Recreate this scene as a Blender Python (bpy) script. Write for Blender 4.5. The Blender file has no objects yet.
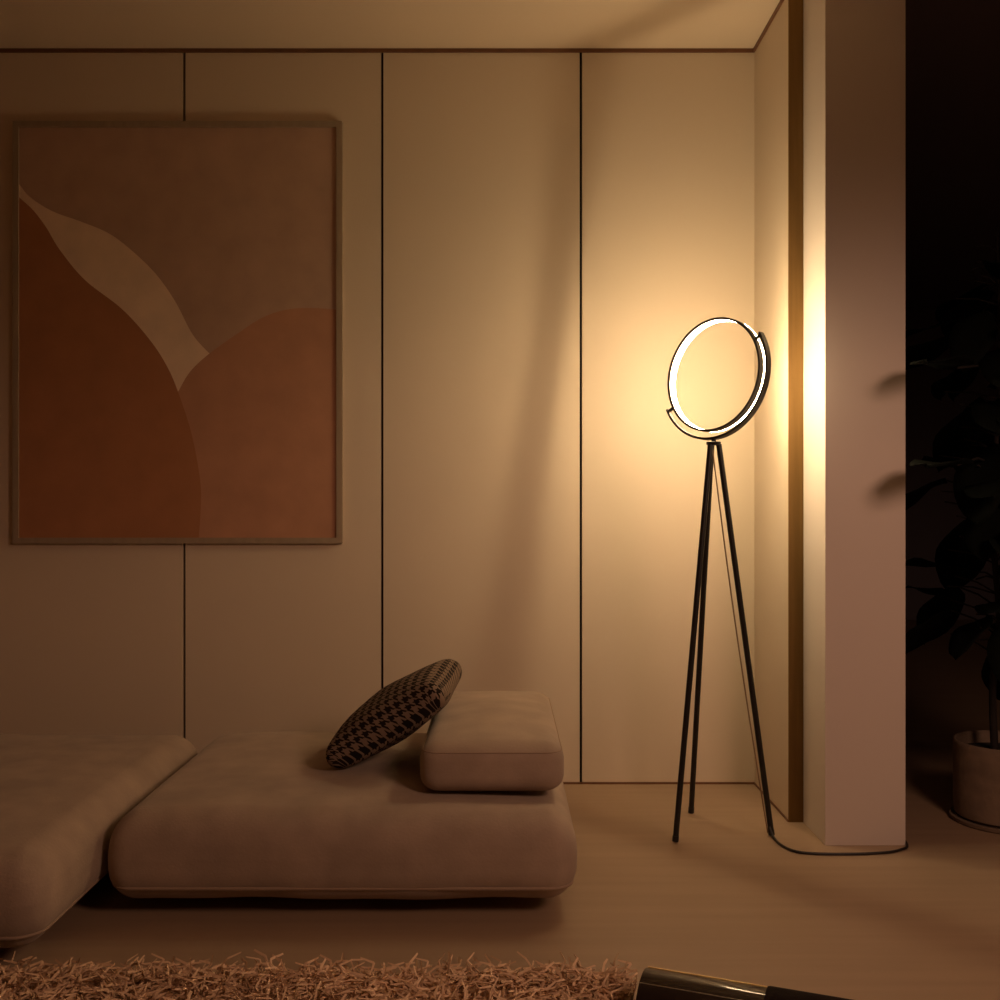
import bpy, bmesh, math, random
import numpy as np
from mathutils import Vector, Matrix

C = bpy.context.scene.collection
random.seed(4)
PI = math.pi

# ------------------------------------------------------------------ camera
cam_data = bpy.data.cameras.new('camera')
cam_data.sensor_width = 36.0
cam_data.lens = 36.0 * 1.065
cam_data.clip_start = 0.05
cam = bpy.data.objects.new('camera', cam_data)
cam.location = (0.0, 0.0, 1.0)
cam.rotation_euler = (PI / 2, 0, 0)
C.objects.link(cam)
bpy.context.scene.camera = cam

# ------------------------------------------------------------------ world, lights, exposure
world = bpy.data.worlds.new('world')
bpy.context.scene.world = world
world.use_nodes = True
world.node_tree.nodes['Background'].inputs[0].default_value = (1.0, 0.6, 0.4, 1)
world.node_tree.nodes['Background'].inputs[1].default_value = 0.002

RING_EMIT = 50.0
LAMP_COL = (1.0, 0.735, 0.41, 1)

def spot(name, loc, target, power, col, angle, blend, radius):
    l = bpy.data.lights.new(name, 'SPOT')
    l.energy = power; l.color = col; l.spot_size = angle; l.spot_blend = blend
    l.shadow_soft_size = radius
    o = bpy.data.objects.new(name, l)
    o.location = loc
    o.rotation_euler = (Vector(target) - Vector(loc)).to_track_quat('-Z', 'Y').to_euler()
    C.objects.link(o)
    return o

# a shaded pendant over the sitting area behind the camera: lights down, not up
spot('pendant_light', (1.45, 0.72, 1.75), (1.40, 1.02, 0.0), 29.0, (1.0, 0.56, 0.37), math.radians(170), 0.35, 0.28)

vs = bpy.context.scene.view_settings
vs.view_transform = 'Standard'
vs.look = 'None'
vs.gamma = 1.0
vs.exposure = 1.2
vs.use_curve_mapping = False

# ------------------------------------------------------------------ materials
def mat(name, col, rough=0.6, metal=0.0, spec=0.5, noise=None, bump=None, sheen=0.0, coat=0.0):
    """noise = (scale xyz, amount, detail); bump = (scale, strength, distance)"""
    m = bpy.data.materials.new(name); m.use_nodes = True
    nt = m.node_tree; b = nt.nodes['Principled BSDF']
    b.inputs['Base Color'].default_value = (*col, 1)
    b.inputs['Roughness'].default_value = rough
    b.inputs['Metallic'].default_value = metal
    b.inputs['Specular IOR Level'].default_value = spec
    b.inputs['Sheen Weight'].default_value = sheen
    b.inputs['Coat Weight'].default_value = coat
    if noise or bump:
        tc = nt.nodes.new('ShaderNodeTexCoord')
    if noise:
        sc, amt, det = noise
        mp = nt.nodes.new('ShaderNodeMapping'); mp.inputs['Scale'].default_value = sc
        nt.links.new(tc.outputs['Object'], mp.inputs['Vector'])
        n = nt.nodes.new('ShaderNodeTexNoise'); n.inputs['Scale'].default_value = 1.0
        n.inputs['Detail'].default_value = det
        nt.links.new(mp.outputs[0], n.inputs['Vector'])
        r = nt.nodes.new('ShaderNodeValToRGB')
        r.color_ramp.elements[0].position = 0.25; r.color_ramp.elements[1].position = 0.75
        r.color_ramp.elements[0].color = (*[c * (1 - amt) for c in col], 1)
        r.color_ramp.elements[1].color = (*[min(1, c * (1 + amt)) for c in col], 1)
        nt.links.new(n.outputs['Fac'], r.inputs[0])
        nt.links.new(r.outputs[0], b.inputs['Base Color'])
    if bump:
        sc, st, dist = bump
        n2 = nt.nodes.new('ShaderNodeTexNoise'); n2.inputs['Scale'].default_value = sc
        n2.inputs['Detail'].default_value = 4
        nt.links.new(tc.outputs['Object'], n2.inputs['Vector'])
        bp = nt.nodes.new('ShaderNodeBump'); bp.inputs['Strength'].default_value = st
        bp.inputs['Distance'].default_value = dist
        nt.links.new(n2.outputs['Fac'], bp.inputs['Height'])
        nt.links.new(bp.outputs[0], b.inputs['Normal'])
    return m

def emit_mat(name, col, strength):
    m = bpy.data.materials.new(name); m.use_nodes = True
    b = m.node_tree.nodes['Principled BSDF']
    b.inputs['Base Color'].default_value = (0.9, 0.85, 0.8, 1)
    b.inputs['Emission Color'].default_value = col
    b.inputs['Emission Strength'].default_value = strength
    return m

M = {}
M['panel'] = mat('cream_panel', (0.72, 0.61, 0.48), 0.55, noise=((0.8, 0.8, 0.8), 0.03, 2))
M['ceiling'] = mat('ceiling_paint', (0.72, 0.60, 0.46), 0.7)
M['groove'] = mat('groove_dark', (0.012, 0.008, 0.008), 0.8)
M['trim'] = mat('brown_trim', (0.17, 0.070, 0.032), 0.5, noise=((30, 30, 2), 0.15, 3))
M['edge'] = mat('bronze_edge', (0.25, 0.155, 0.060), 0.50, metal=1.0, noise=((60, 60, 3), 0.15, 3))
M['plaster'] = mat('column_plaster', (0.72, 0.64, 0.58), 0.65, bump=(6, 0.06, 0.01))
M['floor'] = mat('floor_boards', (0.37, 0.26, 0.175), 0.5, spec=0.4, noise=((1.5, 26, 1), 0.07, 5))
M['dark_wall'] = mat('dark_wall_paint', (0.19, 0.17, 0.20), 0.8)
M['room_wall'] = mat('room_wall_paint', (0.62, 0.43, 0.32), 0.8)
M['black'] = mat('black_metal', (0.012, 0.010, 0.010), 0.4, metal=0.0, spec=0.5)
M['bronze'] = mat('dark_bronze_band', (0.024, 0.015, 0.011), 0.42, spec=0.4)
M['led'] = emit_mat('ring_diffuser', LAMP_COL, RING_EMIT)
M['cord'] = mat('black_cord', (0.012, 0.008, 0.008), 0.5)
M['tan_cord'] = mat('tan_cord', (0.30, 0.20, 0.12), 0.6)
M['sofa'] = mat('sofa_fabric', (0.41, 0.315, 0.245), 0.9, spec=0.2, noise=((9, 9, 9), 0.16, 8), bump=(160, 0.18, 0.004), sheen=0.15)
M['sofa_pipe'] = mat('sofa_piping', (0.38, 0.28, 0.21), 0.9, spec=0.2)
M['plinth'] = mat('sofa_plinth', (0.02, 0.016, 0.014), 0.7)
M['rug_base'] = mat('rug_backing', (0.10, 0.06, 0.045), 0.95)
M['frame'] = mat('oak_frame', (0.36, 0.28, 0.20), 0.55, noise=((40, 40, 4), 0.1, 4))
art = dict(noise=((9, 9, 9), 0.10, 8), bump=(90, 0.15, 0.002))
M['art_sky'] = mat('print_dusty_brown', (0.54, 0.365, 0.27), 0.85, **art)
M['art_pale'] = mat('print_pale_sand', (0.88, 0.69, 0.52), 0.85, **art)
M['art_dark'] = mat('print_dark_rust', (0.44, 0.195, 0.095), 0.85, **art)
M['art_rust'] = mat('print_light_rust', (0.53, 0.28, 0.175), 0.85, **art)
M['pot'] = mat('clay_pot', (0.20, 0.145, 0.105), 0.85, noise=((14, 14, 26), 0.25, 5), bump=(40, 0.3, 0.006))
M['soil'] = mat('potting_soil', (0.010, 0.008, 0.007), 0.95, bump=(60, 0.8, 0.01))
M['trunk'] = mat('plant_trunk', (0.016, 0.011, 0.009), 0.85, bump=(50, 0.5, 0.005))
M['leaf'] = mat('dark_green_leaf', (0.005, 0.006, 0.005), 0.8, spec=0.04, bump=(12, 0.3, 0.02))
M['steel'] = mat('smoked_metal', (0.045, 0.033, 0.026), 0.11, metal=0.5, spec=0.6)
M['leather'] = mat('dark_leather', (0.010, 0.005, 0.004), 0.8, spec=0.12, bump=(140, 0.3, 0.002))
M['rim'] = mat('pale_metal_rim', (0.6, 0.55, 0.5), 0.3, metal=1.0)

def rug_mat():
    m = bpy.data.materials.new('shag_yarn'); m.use_nodes = True
    nt = m.node_tree; b = nt.nodes['Principled BSDF']
    a = nt.nodes.new('ShaderNodeAttribute'); a.attribute_name = 'yarn'
    r = nt.nodes.new('ShaderNodeValToRGB')
    r.color_ramp.elements[0].color = (0.42, 0.26, 0.16, 1)
    r.color_ramp.elements[1].color = (0.90, 0.64, 0.43, 1)
    nt.links.new(a.outputs['Fac'], r.inputs[0])
    nt.links.new(r.outputs[0], b.inputs['Base Color'])
    b.inputs['Roughness'].default_value = 0.75
    b.inputs['Specular IOR Level'].default_value = 0.3
    return m
M['yarn'] = rug_mat()

def houndstooth(name, period, light, dark):
    m = bpy.data.materials.new(name); m.use_nodes = True
    nt = m.node_tree; b = nt.nodes['Principled BSDF']
    tc = nt.nodes.new('ShaderNodeTexCoord')
    sp = nt.nodes.new('ShaderNodeSeparateXYZ')
    nt.links.new(tc.outputs['UV'], sp.inputs[0])
    def math_(op, a, b_=None):
        n = nt.nodes.new('ShaderNodeMath'); n.operation = op
        for i, v in enumerate((a, b_)):
            if v is None: continue
            if isinstance(v, (int, float)): n.inputs[i].default_value = v
            else: nt.links.new(v, n.inputs[i])
        return n.outputs[0]
    X = math_('DIVIDE', sp.outputs[0], period); Y = math_('DIVIDE', sp.outputs[1], period)
    sx = math_('LESS_THAN', math_('FRACT', X), 0.5)
    sy = math_('LESS_THAN', math_('FRACT', Y), 0.5)
    tw = math_('LESS_THAN', math_('FRACT', math_('MULTIPLY', math_('ADD', X, Y), 2.0)), 0.5)
    # twill: pick the warp colour where tw = 1, the weft colour elsewhere
    v = math_('ADD', math_('MULTIPLY', sx, tw), math_('MULTIPLY', sy, math_('SUBTRACT', 1.0, tw)))
    mix = nt.nodes.new('ShaderNodeMix'); mix.data_type = 'RGBA'
    nt.links.new(v, mix.inputs[0])
    mix.inputs[6].default_value = (*light, 1); mix.inputs[7].default_value = (*dark, 1)
    nt.links.new(mix.outputs[2], b.inputs['Base Color'])
    wv = nt.nodes.new('ShaderNodeTexNoise'); wv.inputs['Scale'].default_value = 220
    nt.links.new(tc.outputs['Object'], wv.inputs['Vector'])
    bp = nt.nodes.new('ShaderNodeBump'); bp.inputs['Strength'].default_value = 0.35; bp.inputs['Distance'].default_value = 0.004
    nt.links.new(wv.outputs[0], bp.inputs['Height']); nt.links.new(bp.outputs[0], b.inputs['Normal'])
    b.inputs['Roughness'].default_value = 0.9
    b.inputs['Specular IOR Level'].default_value = 0.2
    return m
M['hound'] = houndstooth('houndstooth_wool', 0.0275, (0.25, 0.178, 0.13), (0.014, 0.010, 0.009))

# ------------------------------------------------------------------ mesh helpers
def obj(name, bm, materials, parent=None, smooth=True, loc=None):
    me = bpy.data.meshes.new(name)
    bmesh.ops.recalc_face_normals(bm, faces=bm.faces)
    bm.to_mesh(me); bm.free()
    if not isinstance(materials, (list, tuple)): materials = [materials]
    for m in materials: me.materials.append(m)
    o = bpy.data.objects.new(name, me); C.objects.link(o)
    if smooth:
        for p in me.polygons: p.use_smooth = True
        try: me.set_sharp_from_angle(angle=math.radians(40))
        except Exception: pass
    if loc: o.location = loc
    if parent: o.parent = parent
    return o

def thing(name, label, cat, loc=(0, 0, 0), rotz=0, group=None):
    o = bpy.data.objects.new(name, None); C.objects.link(o)
    o.empty_display_size = 0.1
    o.location = loc; o.rotation_euler = (0, 0, rotz)
    o['label'] = label; o['category'] = cat
    if group: o['group'] = group
    return o

def struct(name, bm, m, smooth=False):
    o = obj(name, bm, m, None, smooth); o['kind'] = 'structure'
    return o

def box(bm, x0, x1, y0, y1, z0, z1, mi=0):
    r = bmesh.ops.create_cube(bm, size=1.0)
    vs_ = r['verts']
    for v in vs_:
        v.co = Vector((x0 if v.co.x < 0 else x1, y0 if v.co.y < 0 else y1, z0 if v.co.z < 0 else z1))
    for f in {f for v in vs_ for f in v.link_faces}: f.material_index = mi
    return vs_

def tube(bm, pts, r, n=12, closed=False):
    pts = [Vector(p) for p in pts]
    rs = r if isinstance(r, (list, tuple)) else [r] * len(pts)
    N = len(pts)
    tang = []
    for i in range(N):
        if closed: t = pts[(i + 1) % N] - pts[i - 1]
        else: t = pts[min(i + 1, N - 1)] - pts[max(i - 1, 0)]
        tang.append(t.normalized())
    up = Vector((0, 0, 1)) if abs(tang[0].z) < 0.9 else Vector((1, 0, 0))
    a = tang[0].cross(up).normalized()
    rings = []
    for i in range(N):
        a = (a - tang[i] * a.dot(tang[i])).normalized()
        b = tang[i].cross(a)
        rings.append([bm.verts.new(pts[i] + (a * math.cos(2 * PI * k / n) + b * math.sin(2 * PI * k / n)) * rs[i]) for k in range(n)])
    for i in range(N if closed else N - 1):
        A, B = rings[i], rings[(i + 1) % N]
        for k in range(n):
            bm.faces.new((A[k], A[(k + 1) % n], B[(k + 1) % n], B[k]))
    if not closed:
        bm.faces.new(list(reversed(rings[0]))); bm.faces.new(rings[-1])

def lathe(bm, prof, n=64, cx=0, cy=0):
    rings = []
    for (r, z) in prof:
        if r < 1e-6: rings.append([bm.verts.new((cx, cy, z))])
        else: rings.append([bm.verts.new((cx + r * math.cos(2 * PI * k / n), cy + r * math.sin(2 * PI * k / n), z)) for k in range(n)])
    for A, B in zip(rings[:-1], rings[1:]):
        for k in range(n):
            k2 = (k + 1) % n
            if len(A) == 1 and len(B) == 1: continue
            if len(A) == 1: bm.faces.new((A[0], B[k], B[k2]))
            elif len(B) == 1: bm.faces.new((A[k], A[k2], B[0]))
            else: bm.faces.new((A[k], A[k2], B[k2], B[k]))

def soft_box(h, r, fn=None, n_in=14, n_edge=7):
    """box of half sizes h with corner radii r (per axis), closed quad mesh; fn(Vector)->Vector shapes it further"""
    def coords(hh, rr):
        e = [-hh + rr * (1 - math.cos(PI / 2 * i / n_edge)) * 1.0 for i in range(n_edge)]
        mid = [(-hh + rr) + (2 * hh - 2 * rr) * i / n_in for i in range(n_in + 1)]
        return e + mid + [-v for v in reversed(e)]
    bm = bmesh.new()
    ax = [coords(h[i], r[i]) for i in range(3)]
    cache = {}
    def vert(p):
        q = [max(-(h[i] - r[i]), min(h[i] - r[i], p[i])) for i in range(3)]
        d = Vector([(p[i] - q[i]) / r[i] for i in range(3)])
        if d.length > 1e-9: d.normalize()
        w = Vector([q[i] + d[i] * r[i] for i in range(3)])
        key = tuple(round(c, 6) for c in w)
        if key not in cache:
            cache[key] = bm.verts.new(fn(w) if fn else w)
        return cache[key]
    for axis in range(3):
        i, j = [k for k in range(3) if k != axis]
        for s in (-1, 1):
            for a in range(len(ax[i]) - 1):
                for b in range(len(ax[j]) - 1):
                    vs_ = []
                    for (u, v) in ((a, b), (a + 1, b), (a + 1, b + 1), (a, b + 1)):
                        p = [0, 0, 0]; p[axis] = s * h[axis]; p[i] = ax[i][u]; p[j] = ax[j][v]
                        w = vert(p)
                        if w not in vs_: vs_.append(w)
                    if len(vs_) >= 3:
                        try: bm.faces.new(vs_)
                        except ValueError: pass
    return bm

# ------------------------------------------------------------------ the setting
D = 3.75          # back wall
H = 2.588         # ceiling
SX = 0.896        # side panel's inner face
PX0, PX1, PY = 0.942, 1.174, 3.084   # column
bm = bmesh.new(); box(bm, -3.2, 5.2, -2.6, 9.0, -0.1, 0.0); struct('floor', bm, M['floor'])
bm = bmesh.new(); box(bm, -3.2, PX1, -2.6, D + 0.12, H, H + 0.1); box(bm, PX1, 5.2, -2.6, 9.0, H, H + 0.1, 1)
struct('ceiling', bm, [M['ceiling'], M['dark_wall']])

# back wall: cream panels with dark joints between them
bm = bmesh.new()
box(bm, -3.2, PX0, D + 0.02, D + 0.12, 0, H, 1)
joints = [-2.505, -1.808, -1.112, -0.415, 0.285, SX + 0.02]
for a, b in zip(joints[:-1], joints[1:]):
    v = box(bm, a + 0.0045, b - 0.0045, D, D + 0.02, 0.0, H)
struct('wall_back', bm, [M['panel'], M['groove']])
bm = bmesh.new(); box(bm, SX, PX0, 3.312, D + 0.02, 0.0, H); struct('wall_right', bm, M['panel'])
bm = bmesh.new(); box(bm, PX0, PX1, PY, D + 0.3, 0.0, H)
struct('wall_partition', bm, M['plaster'])
bm = bmesh.new(); box(bm, -3.3, -3.2, -2.6, D + 0.12, 0, H); struct('wall_left', bm, M['room_wall'])
bm = bmesh.new(); box(bm, -3.3, 5.2, -2.7, -2.6, 0, H); struct('wall_front', bm, M['room_wall'])
bm = bmesh.new(); box(bm, PX1, 5.2, 8.9, 9.0, 0, H); struct('wall_far', bm, M['dark_wall'])
bm = bmesh.new(); box(bm, 5.1, 5.2, -2.6, 9.0, 0, H); struct('wall_side', bm, M['dark_wall'])
bm = bmesh.new(); box(bm, PX1 - 0.1, PX1, D + 0.3, 9.0, 0, H); struct('wall_passage', bm, M['dark_wall'])
# trims
bm = bmesh.new(); box(bm, -3.2, SX, D - 0.006, D, H - 0.013, H); struct('trim_1', bm, M['trim'])
bm = bmesh.new(); box(bm, SX - 0.006, SX, 3.306, D - 0.006, H - 0.013, H); struct('trim_2', bm, M['trim'])
bm = bmesh.new(); box(bm, SX, PX0 - 0.001, 3.304, 3.312, 0.0, H); struct('trim_3', bm, M['edge'])
bm = bmesh.new(); box(bm, -3.2, SX, D - 0.003, D, 0.0, 0.007); struct('baseboard_back', bm, M['trim'])
bm = bmesh.new(); box(bm, SX - 0.003, SX, 3.306, D - 0.003, 0.0, 0.007); struct('baseboard_right', bm, M['trim'])

# ------------------------------------------------------------------ framed print
def px(x, y, d): return ((x - 500) * d / 1065.0, 1.0 + (500 - y) * d / 1065.0)
FD = D - 0.024
fx0, fz1 = px(12.5, 121, FD); fx1, fz0 = px(342, 543.5, FD)
pic = thing('framed_print', 'large oak framed abstract print of rust and sand hills on the panelled wall', 'picture',
            ((fx0 + fx1) / 2, D, fz0))
ox, oz = (fx0 + fx1) / 2, fz0
W2, HH = (fx1 - fx0) / 2, fz1 - fz0
fw = 0.020
def quad_prism(bm, poly, y0, y1, mi=0):
    A = [bm.verts.new((x, y0, z)) for x, z in poly]; B = [bm.verts.new((x, y1, z)) for x, z in poly]
    n = len(poly)
    fs = [bm.faces.new(A), bm.faces.new(list(reversed(B)))]
    for k in range(n): fs.append(bm.faces.new((A[k], B[k], B[(k + 1) % n], A[(k + 1) % n])))
    for f in fs: f.material_index = mi
for (poly) in ([(-W2, 0), (-W2, HH), (-W2 + fw, HH - fw), (-W2 + fw, fw)],
               [(W2, 0), (W2, HH), (W2 - fw, HH - fw), (W2 - fw, fw)],
               [(-W2, 0), (W2, 0), (W2 - fw, fw), (-W2 + fw, fw)],
               [(-W2, HH), (W2, HH), (W2 - fw, HH - fw), (-W2 + fw, HH - fw)]):
    bm = bmesh.new(); quad_prism(bm, poly, -0.024, -0.001); obj('frame_rail', bm, M['frame'], pic, smooth=False)
def catmull(P, n=10):
    out = []
    for i in range(len(P) - 1):
        p0, p1, p2, p3 = P[max(i - 1, 0)], P[i], P[i + 1], P[min(i + 2, len(P) - 1)]
        for k in range(n):
            t = k / n
            out.append(tuple(0.5 * (2 * p1[j] + (p2[j] - p0[j]) * t + (2 * p0[j] - 5 * p1[j] + 4 * p2[j] - p3[j]) * t * t
                                    + (-p0[j] + 3 * p1[j] - 3 * p2[j] + p3[j]) * t ** 3) for j in range(len(p1))))
    out.append(tuple(P[-1])); return out
AD = D - 0.0155
def loc2(P):
    r = []
    for x, y in P:
        X, Z = px(x, y, AD)
        r.append((max(-W2 + fw, min(W2 - fw, X - ox)), max(fw, min(HH - fw, Z - oz))))
    return r
hill_dark = catmull([(10, 186), (19, 197), (33, 210), (46, 227), (60, 250), (85, 280), (122, 309), (150, 340), (168, 368), (180, 397), (192, 435), (200, 478), (201, 505), (198, 550)])
hill_rust = catmull([(168, 410), (178, 392), (190, 372), (209, 354), (240, 332), (262, 318), (285, 310), (312, 308), (350, 311)])
band_top = catmull([(10, 176), (19, 184), (30, 197), (52, 211), (82, 222), (108, 233), (130, 249), (155, 273), (175, 301), (193, 335), (212, 356)])
bm = bmesh.new()
def flat(poly, y, mi):
    f = bm.faces.new([bm.verts.new((x, y, z)) for x, z in loc2(poly)]); f.material_index = mi
quad_prism(bm, [(-W2 + fw, fw), (W2 - fw, fw), (W2 - fw, HH - fw), (-W2 + fw, HH - fw)], -0.0155, -0.004, 0)
def left_fill(curve, t, mi):
    P = loc2(curve); xl = -W2 + fw
    for (x0, z0), (x1, z1) in zip(P[:-1], P[1:]):
        if abs(z0 - z1) < 1e-6: continue
        f = bm.faces.new([bm.verts.new((x, -0.0155 - t, z)) for x, z in ((xl, z0), (x0, z0), (x1, z1), (xl, z1)) ]) if min(x0, x1) > xl + 1e-6 else None
        if f is None and max(x0, x1) > xl + 1e-6:
            f = bm.faces.new([bm.verts.new((x, -0.0155 - t, z)) for x, z in ((xl, z0), (x1, z1), (xl, z1))])
        if f: f.material_index = mi
def down_fill(curve, t, mi):
    P = loc2(curve)
    for (x0, z0), (x1, z1) in zip(P[:-1], P[1:]):
        if abs(x0 - x1) < 1e-6: continue
        f = bm.faces.new([bm.verts.new((x, -0.0155 - t, z)) for x, z in ((x0, fw), (x1, fw), (x1, z1), (x0, z0))])
        f.material_index = mi
left_fill(band_top + [(213, 358), (215, 420)], 0.0004, 1)
down_fill(hill_rust, 0.0008, 3)
left_fill(hill_dark, 0.0012, 2)
cv = obj('canvas', bm, [M['art_sky'], M['art_pale'], M['art_dark'], M['art_rust']], pic, smooth=False)

# ------------------------------------------------------------------ sofa modules
def seat_module(name, label, x0, x1, y0, y1, z0, z1, seed):
    cx, cy, cz = (x0 + x1) / 2, (y0 + y1) / 2, (z0 + z1) / 2
    hx, hy, hz = (x1 - x0) / 2, (y1 - y0) / 2, (z1 - z0) / 2
    t = thing(name, label, 'sofa', (cx, cy, 0))
    RP, RV = 0.062, hz * 0.70
    def fn(p):
        u, v, w = p.x / hx, p.y / hy, p.z / hz
        q = p.copy()
        k = 1 + 0.020 * (1 - min(1, w * w)) - 0.012 * max(0, w)
        q.x *= k; q.y *= k
        dome = (1 - min(1, u * u) ** 2) * (1 - min(1, v * v) ** 2)
        if w > 0: q.z += w * (0.014 * dome - 0.006 * (1 - dome))
        if seed == 1.0 and w > 0:
            # the block cushion presses into the seat
            gx = max(0, min(1, (p.x - 0.14) / 0.06)) * max(0, min(1, (0.54 - p.x) / 0.04)); gy = max(0, min(1, (p.y + 0.40) / 0.06))
            q.z -= 0.010 * w * gx * gy
        wr = 0.0022 * (math.sin(9 * p.x + seed + 3 * p.z) * math.sin(7 * p.y + 2 * seed) + math.sin(23 * p.x + 11 * p.z + seed) * 0.5)
        q += Vector((wr, wr, wr))
        q.z += cz
        return q
    bm = soft_box((hx, hy, hz), (RP, RP, RV), fn, 22, 9)
    cu = obj('seat_cushion', bm, M['sofa'], t)
    # seam round the lower edge
    loop = []
    zs = cz - hz * 0.62
    R = 0.060; n = 14
    # the cushion's half size at the seam height
    hzr = RV
    drop = (hz * 0.62 - (hz - hzr)) / hzr
    ins = RP * (1 - math.sqrt(max(0, 1 - drop * drop)))
    sc = 1 + 0.020 * (1 - 0.62 ** 2)
    ex, ey = (hx - ins) * sc + 0.0006, (hy - ins) * sc + 0.0006
    for (sx, sy, a0) in ((1, -1, -PI / 2), (1, 1, 0), (-1, 1, PI / 2), (-1, -1, PI)):
        for i in range(n + 1):
            a = a0 + PI / 2 * i / n
            loop.append((sx * (ex - R) + R * math.cos(a), sy * (ey - R) + R * math.sin(a), zs))
    # fill the straight runs so the seam can follow the cushion
    dense = []
    for i, p in enumerate(loop):
        q = loop[(i + 1) % len(loop)]
        L = math.dist(p, q); m_ = max(1, int(L / 0.03))
        for k in range(m_): dense.append(tuple(p[j] + (q[j] - p[j]) * k / m_ for j in range(3)))
    bm = bmesh.new(); tube(bm, dense, 0.0042, 8, closed=True)
    obj('piping', bm, M['sofa_pipe'], cu)
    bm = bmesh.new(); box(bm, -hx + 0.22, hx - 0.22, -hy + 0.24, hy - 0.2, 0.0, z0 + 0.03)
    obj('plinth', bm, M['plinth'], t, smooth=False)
    return t
seat_module('sofa_module', 'wide low beige sofa seat module carrying the patterned pillow and back cushion', -0.930, 0.174, 2.515, 3.45, 0.040, 0.260, 1.0)
seat_module('sofa_chaise', 'low beige sofa chaise module at the left picture edge, empty on top', -2.06, -0.966, 2.215, 3.42, 0.048, 0.260, 2.3)

# back cushion lying on the seat
def back_cushion():
    x0, x1, y0, y1, z0, z1 = -0.198, 0.158, 2.640, 3.40, 0.269, 0.394
    cx, cy, cz = (x0 + x1) / 2, (y0 + y1) / 2, (z0 + z1) / 2
    hx, hy, hz = (x1 - x0) / 2, (y1 - y0) / 2, (z1 - z0) / 2
    t = thing('back_cushion', 'thick beige block cushion lying on the right end of the sofa seat', 'cushion', (cx, cy, z0), 0)
    def fn(p):
        u, v, w = p.x / hx, p.y / hy, p.z / hz
        q = p.copy(); k = 1 + 0.018 * (1 - w * w)
        q.x *= k; q.y *= k
        dome = (1 - min(1, u * u)) * (1 - min(1, v * v))
        if w > 0: q.z += w * 0.022 * dome
        q.z += hz
        return q
    bm = soft_box((hx, hy, hz), (0.045, 0.045, 0.040), fn, 12, 6)
    cu = obj('cushion_body', bm, M['sofa'], t)
    for zz in (0.66,):
        w = zz
        ins = 0.045 * (1 - math.sqrt(max(0, 1 - ((w * hz - (hz - 0.040)) / 0.040) ** 2))) if w * hz > hz - 0.040 else 0
        k = 1 + 0.018 * (1 - w * w)
        ex, ey, R = (hx - ins) * k + 0.0005, (hy - ins) * k + 0.0005, 0.044
        loop = []
        for (sx, sy, a0) in ((1, -1, -PI / 2), (1, 1, 0), (-1, 1, PI / 2), (-1, -1, PI)):
            for i in range(11):
                a = a0 + PI / 2 * i / 10
                loop.append((sx * (ex - R) + R * math.cos(a), sy * (ey - R) + R * math.sin(a), hz + w * hz))
        bm = bmesh.new(); tube(bm, loop, 0.0020, 8, closed=True)
        obj('piping', bm, M['sofa_pipe'], cu)
    return t
back_cushion()

# patterned pillow leaning on it
def pillow():
    hx, hy, hz = 0.190, 0.182, 0.031
    t = thing('throw_pillow', 'dark and tan houndstooth pillow leaning against the block cushion', 'pillow', (0, 0, 0))
    def fn(p):
        u, v = p.x / hx, p.y / hy
        q = p.copy()
        q.x *= 1 - 0.05 * (1 - min(1, v * v)); q.y *= 1 - 0.05 * (1 - min(1, u * u))
        q.z += (1 if p.z > 0 else -1) * abs(p.z) / hz * 0.040 * (max(0, 1 - u * u) * max(0, 1 - v * v)) ** 0.7
        q.z += 0.002 * math.sin(31 * p.x + 2) * math.sin(27 * p.y)
        return q
    bm = soft_box((hx, hy, hz), (0.034, 0.042, 0.0305), fn, 24, 8)
    uvl = bm.loops.layers.uv.new('UVMap')
    def wrap(a, h, z):      # unrolls the cloth over the rounded edge
        w = max(0.0, min(1.0, (abs(a) / h - 0.74) / 0.04))
        return a + math.copysign(1, a) * w * 0.8 * (hz - max(-hz, min(hz, z)))
    for f in bm.faces:
        for l in f.loops:
            c = l.vert.co; l[uvl].uv = (wrap(c.x, hx, c.z), wrap(c.y, hy, c.z))
    obj('pillow_body', bm, M['hound'], t)
    return t
pl = pillow()
pl.location = (-0.288, 2.97, 0.411)
pl.rotation_euler = (math.radians(5), math.radians(-32.5), math.radians(-9))

# ------------------------------------------------------------------ floor lamp
LX, LY = 0.644, 3.227
RC = Vector((0.6365, LY - 0.057, 1.3725))
lamp = thing('floor_lamp', 'black tripod floor lamp with a glowing ring head in the wall corner', 'floor lamp', (LX, LY, 0))
base = Vector((LX, LY, 0))
view = Vector((RC.x, RC.y, 0)).normalized()
phi = math.radians(38.5)
nh = Matrix.Rotation(-phi, 3, 'Z') @ (-view)     # ring's opening turned to the camera's left
nh = Vector((nh.x, nh.y, 0)).normalized()
beta = math.radians(6)
nrm = (nh * math.cos(beta) + Vector((0, 0, 1)) * math.sin(beta)).normalized()
ru = Vector((0, 0, 1)).cross(nrm).normalized()
if ru.x < 0: ru = -ru
rv = nrm.cross(ru)
if rv.z < 0: rv = -rv
def arc_band(bm, r0, r1, w, a0, a1, n, closed=False):
    secs = []
    for i in range(n if closed else n + 1):
        a = a0 + (a1 - a0) * i / n
        d = ru * math.cos(a) + rv * math.sin(a)
        secs.append([bm.verts.new(RC - base + d * r + nrm * s) for r, s in ((r0, -w / 2), (r1, -w / 2), (r1, w / 2), (r0, w / 2))])
    m_ = len(secs)
    for i in range(m_ if closed else m_ - 1):
        A, B = secs[i], secs[(i + 1) % m_]
        for k in range(4): bm.faces.new((A[k], A[(k + 1) % 4], B[(k + 1) % 4], B[k]))
    if not closed:
        bm.faces.new(secs[0]); bm.faces.new(list(reversed(secs[-1])))
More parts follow.
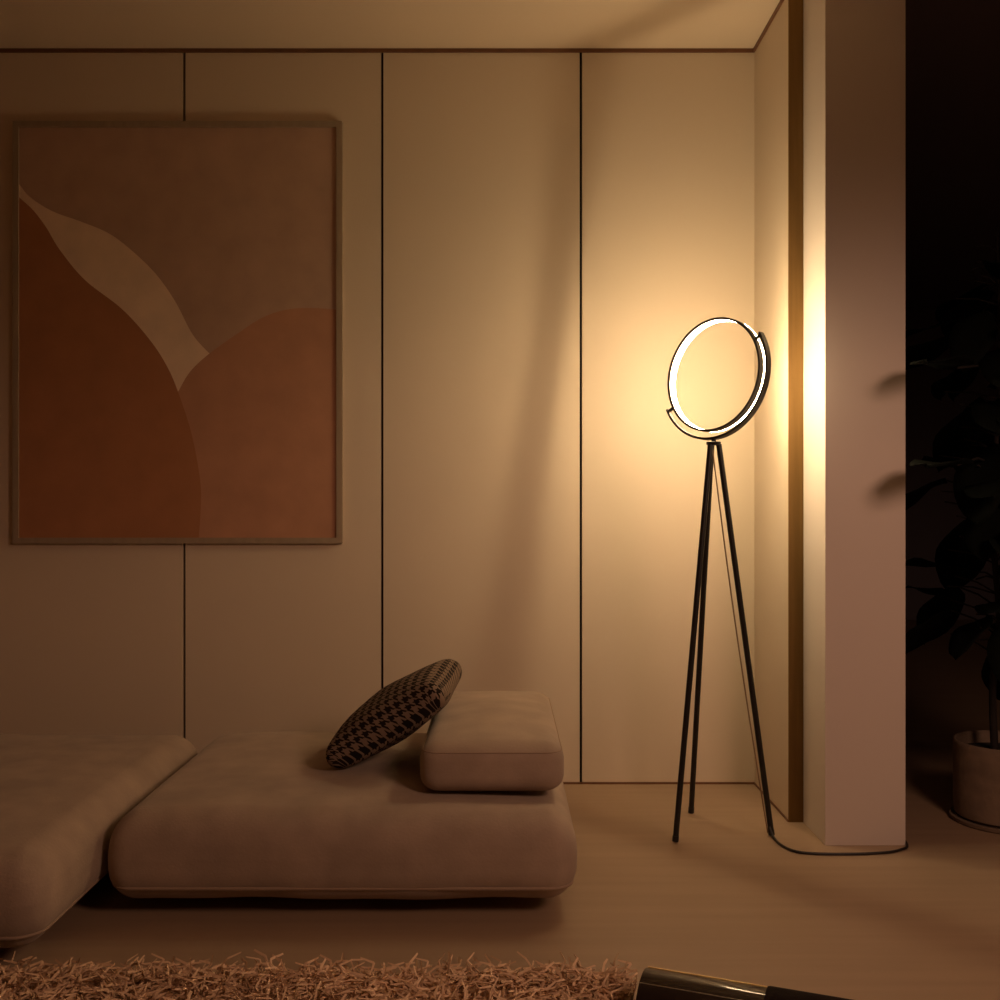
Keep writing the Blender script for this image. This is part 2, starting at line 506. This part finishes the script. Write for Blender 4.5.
def arc_prof(bm, prof, n=128):
    secs = []
    for i in range(n):
        a = 2 * PI * i / n
        d = ru * math.cos(a) + rv * math.sin(a)
        secs.append([bm.verts.new(RC - base + d * r + nrm * s) for r, s in prof])
    for i in range(n):
        A, B = secs[i], secs[(i + 1) % n]; K = len(prof)
        for k in range(K): bm.faces.new((A[k], A[(k + 1) % K], B[(k + 1) % K], B[k]))
bm = bmesh.new(); arc_prof(bm, [(0.1650, -0.0090), (0.1715, -0.0090), (0.1715, 0.0100), (0.1650, 0.0100)])
ring = obj('light_ring', bm, M['bronze'], lamp)
bm = bmesh.new()
# the strip lines the inside of the band; its proud rear lip is added to fill the ring's shadow
arc_prof(bm, [(0.1651, 0.0035), (0.1643, 0.0035), (0.1643, -0.0180), (0.1658, -0.0205), (0.1690, -0.0205), (0.1703, -0.0190), (0.1703, -0.0091), (0.1651, -0.0091)])
dif = obj('diffuser', bm, M['led'], ring); dif['label'] = 'glowing warm white light strip'
A0 = math.radians(34)
bm = bmesh.new(); arc_band(bm, 0.1890, 0.1960, 0.019, A0 - PI - 0.08, A0, 72)
cradle = obj('cradle_arc', bm, M['bronze'], lamp)
for a in (A0, A0 - PI - 0.08):
    a2 = a + (-0.028 if a == A0 else 0.028)
    d = ru * math.cos(a2) + rv * math.sin(a2)
    bm = bmesh.new(); tube(bm, [RC - base + d * 0.1705, RC - base + d * 0.1955], 0.0055, 12)
    obj('pivot_pin', bm, M['black'], cradle)
low = RC - base + (ru * math.sin(0.08) - rv * math.cos(0.08)) * 0.194
zt = 1.172
bm = bmesh.new(); tube(bm, [low, (low.x, low.y, zt)], 0.007, 14); obj('stem', bm, M['black'], lamp)
bm = bmesh.new(); lathe(bm, [(0, zt - 0.010), (0.020, zt - 0.010), (0.0215, zt - 0.008), (0.0215, zt - 0.001), (0.020, zt), (0, zt)], 32, low.x, low.y)
obj('top_plate', bm, M['black'], lamp)
feet = [(0.5117, 3.11), (0.610, 3.40), (0.8095, 3.172)]
for (fx, fy) in feet:
    f = Vector((fx - LX, fy - LY, 0))
    top = Vector((low.x, low.y, zt - 0.008)) + Vector((f.x, f.y, 0)).normalized() * 0.015
    ax = (top - f).normalized()
    bm = bmesh.new(); tube(bm, [f + ax * 0.018, top], 0.0085, 14)
    leg = obj('leg', bm, M['black'], lamp)
    bm = bmesh.new(); tube(bm, [f + ax * 0.0035, f + ax * 0.02], 0.0095, 14); obj('foot_cap', bm, M['black'], leg)
# mains cord: down beside the right leg, then along the floor and round the column
f = Vector((feet[2][0] - LX, feet[2][1] - LY, 0))
top = Vector((low.x, low.y, zt - 0.012))
run = [top + (f - top) * s + Vector((-0.006 - 0.006 * s - 0.007 * math.sin(PI * s), -0.004, 0.004)) for s in (0.0, 0.12, 0.3, 0.5, 0.7, 0.88, 0.995)]
bm = bmesh.new(); tube(bm, catmull([tuple(p) for p in run], 6), 0.0022, 8)
o = obj('power_cord', bm, M['tan_cord'], lamp); o['label'] = 'thin tan cord running down the right leg'
def fl(x, y, z=0.0045):
    d = (1 - z) * 1065 / (y - 500); return ((x - 500) * d / 1065 - LX, d - LY, z)
cordp = [tuple(f + Vector((-0.010, -0.012, 0.03))), fl(774, 838), fl(782, 845.5), fl(796, 851.5), fl(815, 853.5), fl(842, 854), fl(868, 853.5), fl(890, 852), fl(901, 849.5), fl(907, 846.5), (PX1 + 0.010 - LX, PY + 0.04 - LY, 0.0045), (PX1 + 0.008 - LX, PY + 0.12 - LY, 0.0045), (PX1 + 0.008 - LX, PY + 0.30 - LY, 0.0045), (PX1 + 0.008 - LX, PY + 0.55 - LY, 0.0045)]
bm = bmesh.new(); tube(bm, catmull(cordp, 6), 0.0038, 8)
o = obj('power_cord', bm, M['cord'], lamp); o['label'] = 'black cord along the floor'

# ------------------------------------------------------------------ potted plant in the dark room
PXc, PYc = 1.578, 3.32
plant = thing('potted_plant', 'tall dark leafy plant in a round clay pot behind the column', 'plant', (PXc, PYc, 0))
bm = bmesh.new()
lathe(bm, [(0, 0.014), (0.140, 0.014), (0.150, 0.022), (0.153, 0.06), (0.154, 0.235), (0.153, 0.246), (0.149, 0.250), (0.144, 0.246), (0.142, 0.20), (0, 0.20)], 72)
pot = obj('pot', bm, M['pot'], plant)
bm = bmesh.new(); lathe(bm, [(0, 0.0), (0.158, 0.0), (0.163, 0.004), (0.165, 0.014), (0.161, 0.0155), (0.157, 0.0125), (0, 0.0125)], 64)
obj('saucer', bm, M['pot'], plant)
bm = bmesh.new(); lathe(bm, [(0, 0.222), (0.05, 0.221), (0.10, 0.217), (0.143, 0.212), (0.143, 0.205), (0, 0.205)], 48)
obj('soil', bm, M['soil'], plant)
trunk_pts = catmull([(-0.035, 0.0, 0.20), (-0.040, 0.005, 0.42), (-0.022, 0.0, 0.62), (-0.045, -0.01, 0.90), (-0.03, 0.0, 1.2), (-0.02, 0.0, 1.55), (-0.03, 0, 1.85)], 6)
bm = bmesh.new(); tube(bm, trunk_pts, [0.012 - 0.007 * i / (len(trunk_pts) - 1) for i in range(len(trunk_pts))], 10)
random.seed(11)
leafspec = []
for i in range(116):
    z = 0.66 + 1.14 * (i / 115.0) + random.uniform(-0.03, 0.03)
    az = i * 2.399 + random.uniform(-0.3, 0.3)
    k = min(len(trunk_pts) - 1, max(0, int((z - 0.2) / 1.65 * (len(trunk_pts) - 1))))
    reach = random.uniform(0.06, 0.20) * (1.0 - 0.35 * max(0, (z - 1.4) / 0.4))
    p0 = Vector(trunk_pts[k])
    d = Vector((math.cos(az), math.sin(az), random.uniform(0.0, 0.5))).normalized()
    p1 = p0 + d * reach
    tube(bm, [p0, p0 + d * reach * 0.5 + Vector((0, 0, 0.01)), p1], 0.0028, 6)
    leafspec.append((p1, az, random.uniform(0.19, 0.29), random.uniform(-0.9, 0.35)))
# two long low leaves reaching forward beside the column
forward = []
for (tx_, ty_, tz_) in ((1.122, 2.80, 1.365), (1.118, 2.79, 1.09)):
    tip = Vector((tx_ - PXc, ty_ - PYc, tz_)); dirv = Vector((-0.62, -0.78, 0)).normalized()
    b_ = tip - dirv * 0.27 + Vector((0, 0, 0.008))
    st = Vector((-0.03, 0, tz_ + 0.02))
    tube(bm, [st, st * 0.5 + b_ * 0.5 + Vector((0, 0, 0.02)), b_], 0.0035, 6)
    forward.append((b_, math.atan2(-0.78, -0.62), 0.27, 0.0))
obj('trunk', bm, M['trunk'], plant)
def leaf(bm, p, az, L, pitch, roll, sag=0.20, wide=0.36):
    d = Vector((math.cos(az) * math.cos(pitch), math.sin(az) * math.cos(pitch), math.sin(pitch)))
    side = Vector((-math.sin(az), math.cos(az), 0))
    side = (Matrix.Rotation(roll, 3, d) @ side)
    upv = d.cross(side)
    n = 9; rows = []
    for i in range(n + 1):
        t = i / n
        w = wide * L * (math.sin(PI * min(1, t ** 0.8)) ** 0.75 * (0.62 + 0.5 * t)) + 0.001
        droop = -sag * L * t * t
        c = p + d * L * t + Vector((0, 0, droop))
        row = []
        for s in (-1, -0.5, 0, 0.5, 1):
            wav = 0.03 * L * math.sin(t * 9 + s * 2)
            row.append(bm.verts.new(c + side * w * s + upv * (0.10 * w * abs(s) + wav * abs(s))))
        rows.append(row)
    for A, B in zip(rows[:-1], rows[1:]):
        for k in range(4): bm.faces.new((A[k], A[k + 1], B[k + 1], B[k]))
bm = bmesh.new()
for (p, az, L, pitch) in leafspec:
    ex, ey = p.x + math.cos(az) * L + PXc, p.y + math.sin(az) * L + PYc
    if ex < PX1 + 0.13 and ey > PY - 0.16: continue      # nothing grows into the column
    leaf(bm, p, az, L, pitch, random.uniform(-0.5, 0.5))
for (p, az, L, pitch) in forward: leaf(bm, p, az, L, 0.0, 0.0, 0.03, 0.34)
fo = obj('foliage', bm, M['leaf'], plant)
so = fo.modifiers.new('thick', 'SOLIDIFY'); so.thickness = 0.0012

# ------------------------------------------------------------------ shag rug
rug = thing('shag_rug', 'long pile brown and cream shag rug along the bottom picture edge', 'rug', (-0.85, 1.72, 0))
rx0, rx1, ry0, ry1 = -2.0, 0.28, 1.22, 2.11
def rug_edge(y): return 0.272 - 0.24 * (2.11 - y)       # the right edge runs slightly askew
bm = bmesh.new()
vv = [[bm.verts.new((x + 0.85, y - 1.72, z)) for x, y in ((rx0, ry0), (rug_edge(ry0) - 0.02, ry0), (rug_edge(ry1) - 0.02, ry1), (rx0, ry1))] for z in (0.0, 0.012)]
bm.faces.new(vv[0]); bm.faces.new(vv[1])
for k in range(4): bm.faces.new((vv[0][k], vv[0][(k + 1) % 4], vv[1][(k + 1) % 4], vv[1][k]))
obj('backing', bm, M['rug_base'], rug, smooth=False)
def shag():
    rng = np.random.default_rng(3)
    # dense near the far edge that the photograph shows, sparser towards the camera
    nA, nB = 9000, 7500
    xs = np.concatenate([rng.uniform(-1.25, rx1, nA), rng.uniform(rx0, rx1, nB)])
    ys = np.concatenate([rng.uniform(1.92, ry1, nA), rng.uniform(ry0, 1.93, nB)])
    keep = xs < 0.262 - 0.24 * (2.11 - ys)
    xs, ys = xs[keep], ys[keep]; n = len(xs)
    V = []; F = []; col = []
    az = rng.uniform(0, 2 * PI, n)
    L = rng.uniform(0.070, 0.115, n)
    lean = rng.uniform(0.35, 1.15, n)
    patch = 0.5 + 0.5 * np.sin(xs * 5.1 + np.sin(ys * 9) * 1.3) * np.cos(ys * 11 + xs * 2)
    tone = np.clip(rng.beta(2.2, 2.2, n) * 0.75 + 0.35 * patch - 0.05, 0, 1)
    kink = rng.uniform(-1.5, 1.5, n); kink2 = rng.uniform(-1.6, 1.6, n)
    r0 = rng.uniform(0.0019, 0.0027, n)
    for i in range(n):
        p = np.array([xs[i], ys[i], 0.010]); a = az[i]; th = lean[i] * 0.5
        pts = [p.copy()]
        segs = ((0.45, 0.0), (0.30, kink[i]), (0.25, kink2[i]))
        for s, (fr, kk) in enumerate(segs):
            aa = a + kk
            tt = th if s == 0 else min(1.75, lean[i] + 0.45 * s)
            p = p + L[i] * fr * np.array([math.cos(aa) * math.sin(tt), math.sin(aa) * math.sin(tt), math.cos(tt)])
            p[2] = max(p[2], 0.014); p[0] = min(p[0], rug_edge(min(p[1], 2.13)))
            pts.append(p.copy())
        b0 = len(V)
        for k, q in enumerate(pts):
            rr = r0[i] * (1.0 if k < 3 else 0.7)
            # three-sided yarn
            for j in range(3):
                an = a + j * 2.0944
                V.append((q[0] + 0.85 + rr * math.cos(an), q[1] - 1.72 + rr * math.sin(an), q[2] + rr * (0.9 if j == 0 else -0.45)))
                col.append(tone[i])
        for k in range(3):
            for j in range(3):
                j2 = (j + 1) % 3
                F.append((b0 + 3 * k + j, b0 + 3 * k + j2, b0 + 3 * k + 3 + j2, b0 + 3 * k + 3 + j))
        F.append((b0 + 9, b0 + 10, b0 + 11))
    me = bpy.data.meshes.new('pile'); me.from_pydata(V, [], F)
    at = me.attributes.new('yarn', 'FLOAT', 'POINT'); at.data.foreach_set('value', np.array(col, dtype=np.float32))
    me.materials.append(M['yarn'])
    o = bpy.data.objects.new('pile', me); C.objects.link(o); o.parent = rug; o['kind'] = 'stuff'
shag()

# ------------------------------------------------------------------ dark tube lying beside the rug
r = 0.065
tx, ty = 0.264, 1.965
ang = math.radians(-22)
tb = thing('storage_tube', 'dark polished metal tube with a leather sleeve lying beside the shaggy rug', 'tube', (tx, ty, 0), ang)
def cyl_prof(bm, prof, n=72):
    rings = []
    for (x, rr) in prof:
        rings.append([bm.verts.new((x, rr * math.cos(2 * PI * k / n), r * 1.05 + rr * math.sin(2 * PI * k / n))) for k in range(n)])
    for A, B in zip(rings[:-1], rings[1:]):
        for k in range(n): bm.faces.new((A[k], A[(k + 1) % n], B[(k + 1) % n], B[k]))
    bm.faces.new(rings[0]); bm.faces.new(list(reversed(rings[-1])))
LB = 0.222
bm = bmesh.new(); cyl_prof(bm, [(0, r - 0.004), (0.0012, r - 0.001), (0.004, r), (LB + 0.01, r)]); obj('tube_body', bm, M['steel'], tb)
bm = bmesh.new(); cyl_prof(bm, [(LB, r), (LB + 0.001, r * 1.04), (LB + 0.004, r * 1.05), (0.60, r * 1.05), (0.603, r * 1.035), (0.604, r)]); obj('sleeve', bm, M['leather'], tb)
th = math.radians(31)
bm = bmesh.new(); tube(bm, [(0.003, -r * math.sin(th), r * 1.05 + r * math.cos(th)), (LB - 0.002, -r * math.sin(th), r * 1.05 + r * math.cos(th))], 0.0009, 8)
obj('pale_seam', bm, M['rim'], tb)
th = math.radians(-20)
bm = bmesh.new(); tube(bm, [(0.004, -r * math.sin(th), r * 1.05 + r * math.cos(th)), (LB - 0.001, -r * math.sin(th), r * 1.05 + r * math.cos(th))], 0.0022, 10)  # gold strip added to stand in for the highlight along the tube's top
o = obj('highlight_strip', bm, mat('highlight_strip', (0.80, 0.58, 0.30), 0.38, metal=1.0), tb); o['label'] = 'thin gold strip standing in for the highlight along the top'
